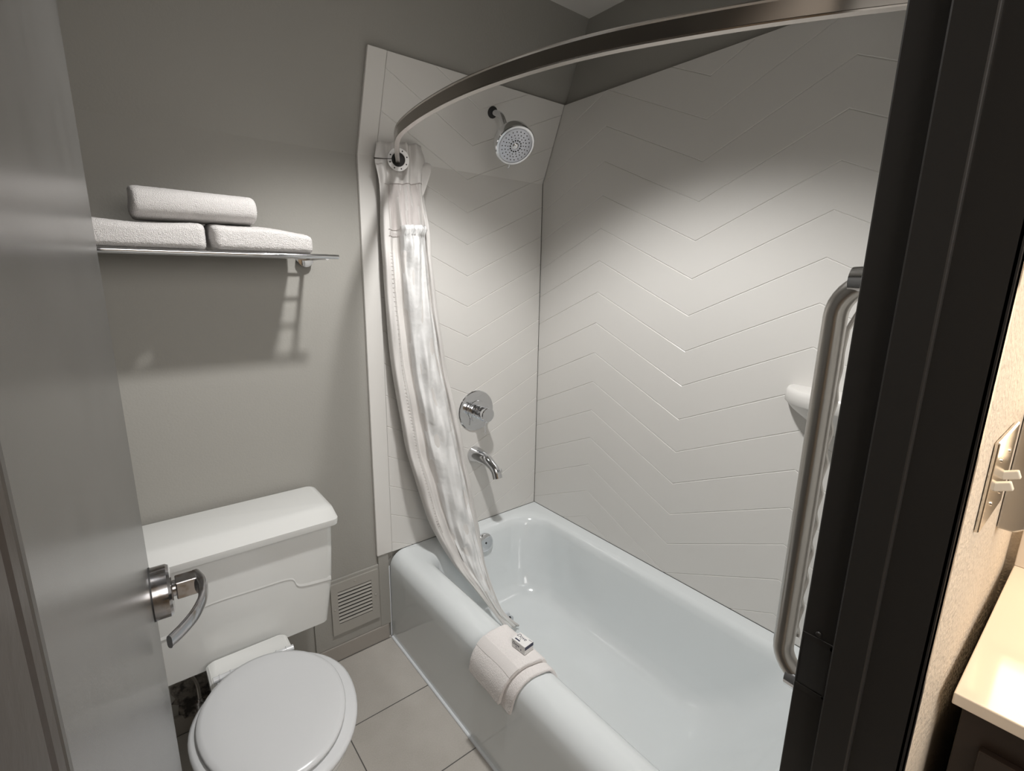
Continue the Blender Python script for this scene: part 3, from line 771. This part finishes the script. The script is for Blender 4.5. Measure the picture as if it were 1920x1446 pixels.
# ------------------------------------------------------------------ vanity side
vn = empty('vanity', (.48, -2.1, 0)); tag(vn, 'dark wood vanity cabinet with a cream countertop right of the door frame', 'vanity cabinet')
new_obj('cabinet_body', G().box(.215, XL-.002, -2.58, -1.612, .10, .8395), M_cab, vn, smooth=False, bevel=.002)
new_obj('toe_kick', G().box(.27, XL-.002, -2.58, -1.612, 0.0, .10), M_rub, vn, smooth=False)
for a, b in ((-2.09, -1.64), (-2.56, -2.11)):
    d = new_obj('cabinet_door', G().box(.200, .2145, a, b, .13, .78), M_cab, vn, smooth=False, bevel=.002)
    new_obj('door_groove', G().box(.1985, .2005, a+.06, b-.06, .71, .716), M_rub, d, smooth=False)
ct = new_obj('countertop', G().box(.190, XL-.001, -2.60, -1.601, .840, .860), M_count, None, smooth=False, bevel=.0018)
tag(ct, 'cream quartz countertop on the dark vanity', 'countertop')
bs = new_obj('backsplash', G().box(XL-.020, XL-.001, -2.60, -1.601, .8605, .96), M_count, None, smooth=False, bevel=.0015)
tag(bs, 'low cream backsplash standing at the rear of the countertop', 'backsplash')
sw = empty('light_switch', (.22, YO, 1.205)); tag(sw, 'metal double toggle switch plate on the cream wall past the door frame', 'light switch')
new_obj('cover_plate', G().box(.138, .302, YO-.006, YO-.0005, 1.135, 1.262), M_plate, sw, smooth=False, bevel=.002)
for x, z in ((.252, 1.19), (.186, 1.19)):
    new_obj('toggle', G().obox((x, YO-.013, z+.003), (1, 0, 0), (0, -1, .4), (0, .4, 1), .005, .010, .006), M_ivory, sw, smooth=False, bevel=.0015)
for x in (.252, .186):
    for z in (1.165, 1.228): new_obj('screw', G().lathe((x, YO-.006, z), (0, -1, 0), [(0, .0035), (.0014, .003)], 12), M_plate, sw)
ds = empty('tissue_dispenser', (.46, YO, 1.15)); tag(ds, 'stainless steel dispenser mounted on the cream wall above the countertop', 'dispenser')
g = G().loft([[(x, YO-.0005 if q[1] == 0 else YO-.0005-q[1], q[0]) for q in ((1.055, 0), (1.055, .022), (1.063, .032), (1.08, .036), (1.24, .036), (1.252, .03), (1.26, .018), (1.26, 0))] for x in (.40, .403, .52, .523)])
new_obj('casing', g, M_steel, ds, smooth=False, bevel=.003)
ls = empty('vanity_light', (XL, -1.66, 1.08)); tag(ls, 'tall warm glass light beside the vanity', 'wall light')
new_obj('glass', G().box(.70, .745, -1.70, -1.62, 1.10, 1.45), M_sconce, ls, smooth=False, bevel=.004)
new_obj('back_plate', G().box(.745, XL-.001, -1.715, -1.605, 1.08, 1.47), M_steel, ls, smooth=False)

# ------------------------------------------------------------------ recessed ceiling lamp (out of frame, lights the bath)
rl_ = empty('unseen_recessed_light', (LX, LY, H)); tag(rl_, 'unseen recessed round ceiling downlight above the bathtub, out of frame', 'ceiling light')
new_obj('unseen_trim_ring', G().lathe((LX, LY, H), (0, 0, -1), [(-.03, .058), (0, .058), (0, .10), (.004, .098), (.006, .062), (-.005, .056), (-.03, .054)], 40, caps=(False, False)), M_ceil, rl_, angle=40)
new_obj('lens', G().lathe((LX, LY, H+.012), (0, 0, -1), [(0, .055), (.004, .055)], 40), M_lens, rl_)
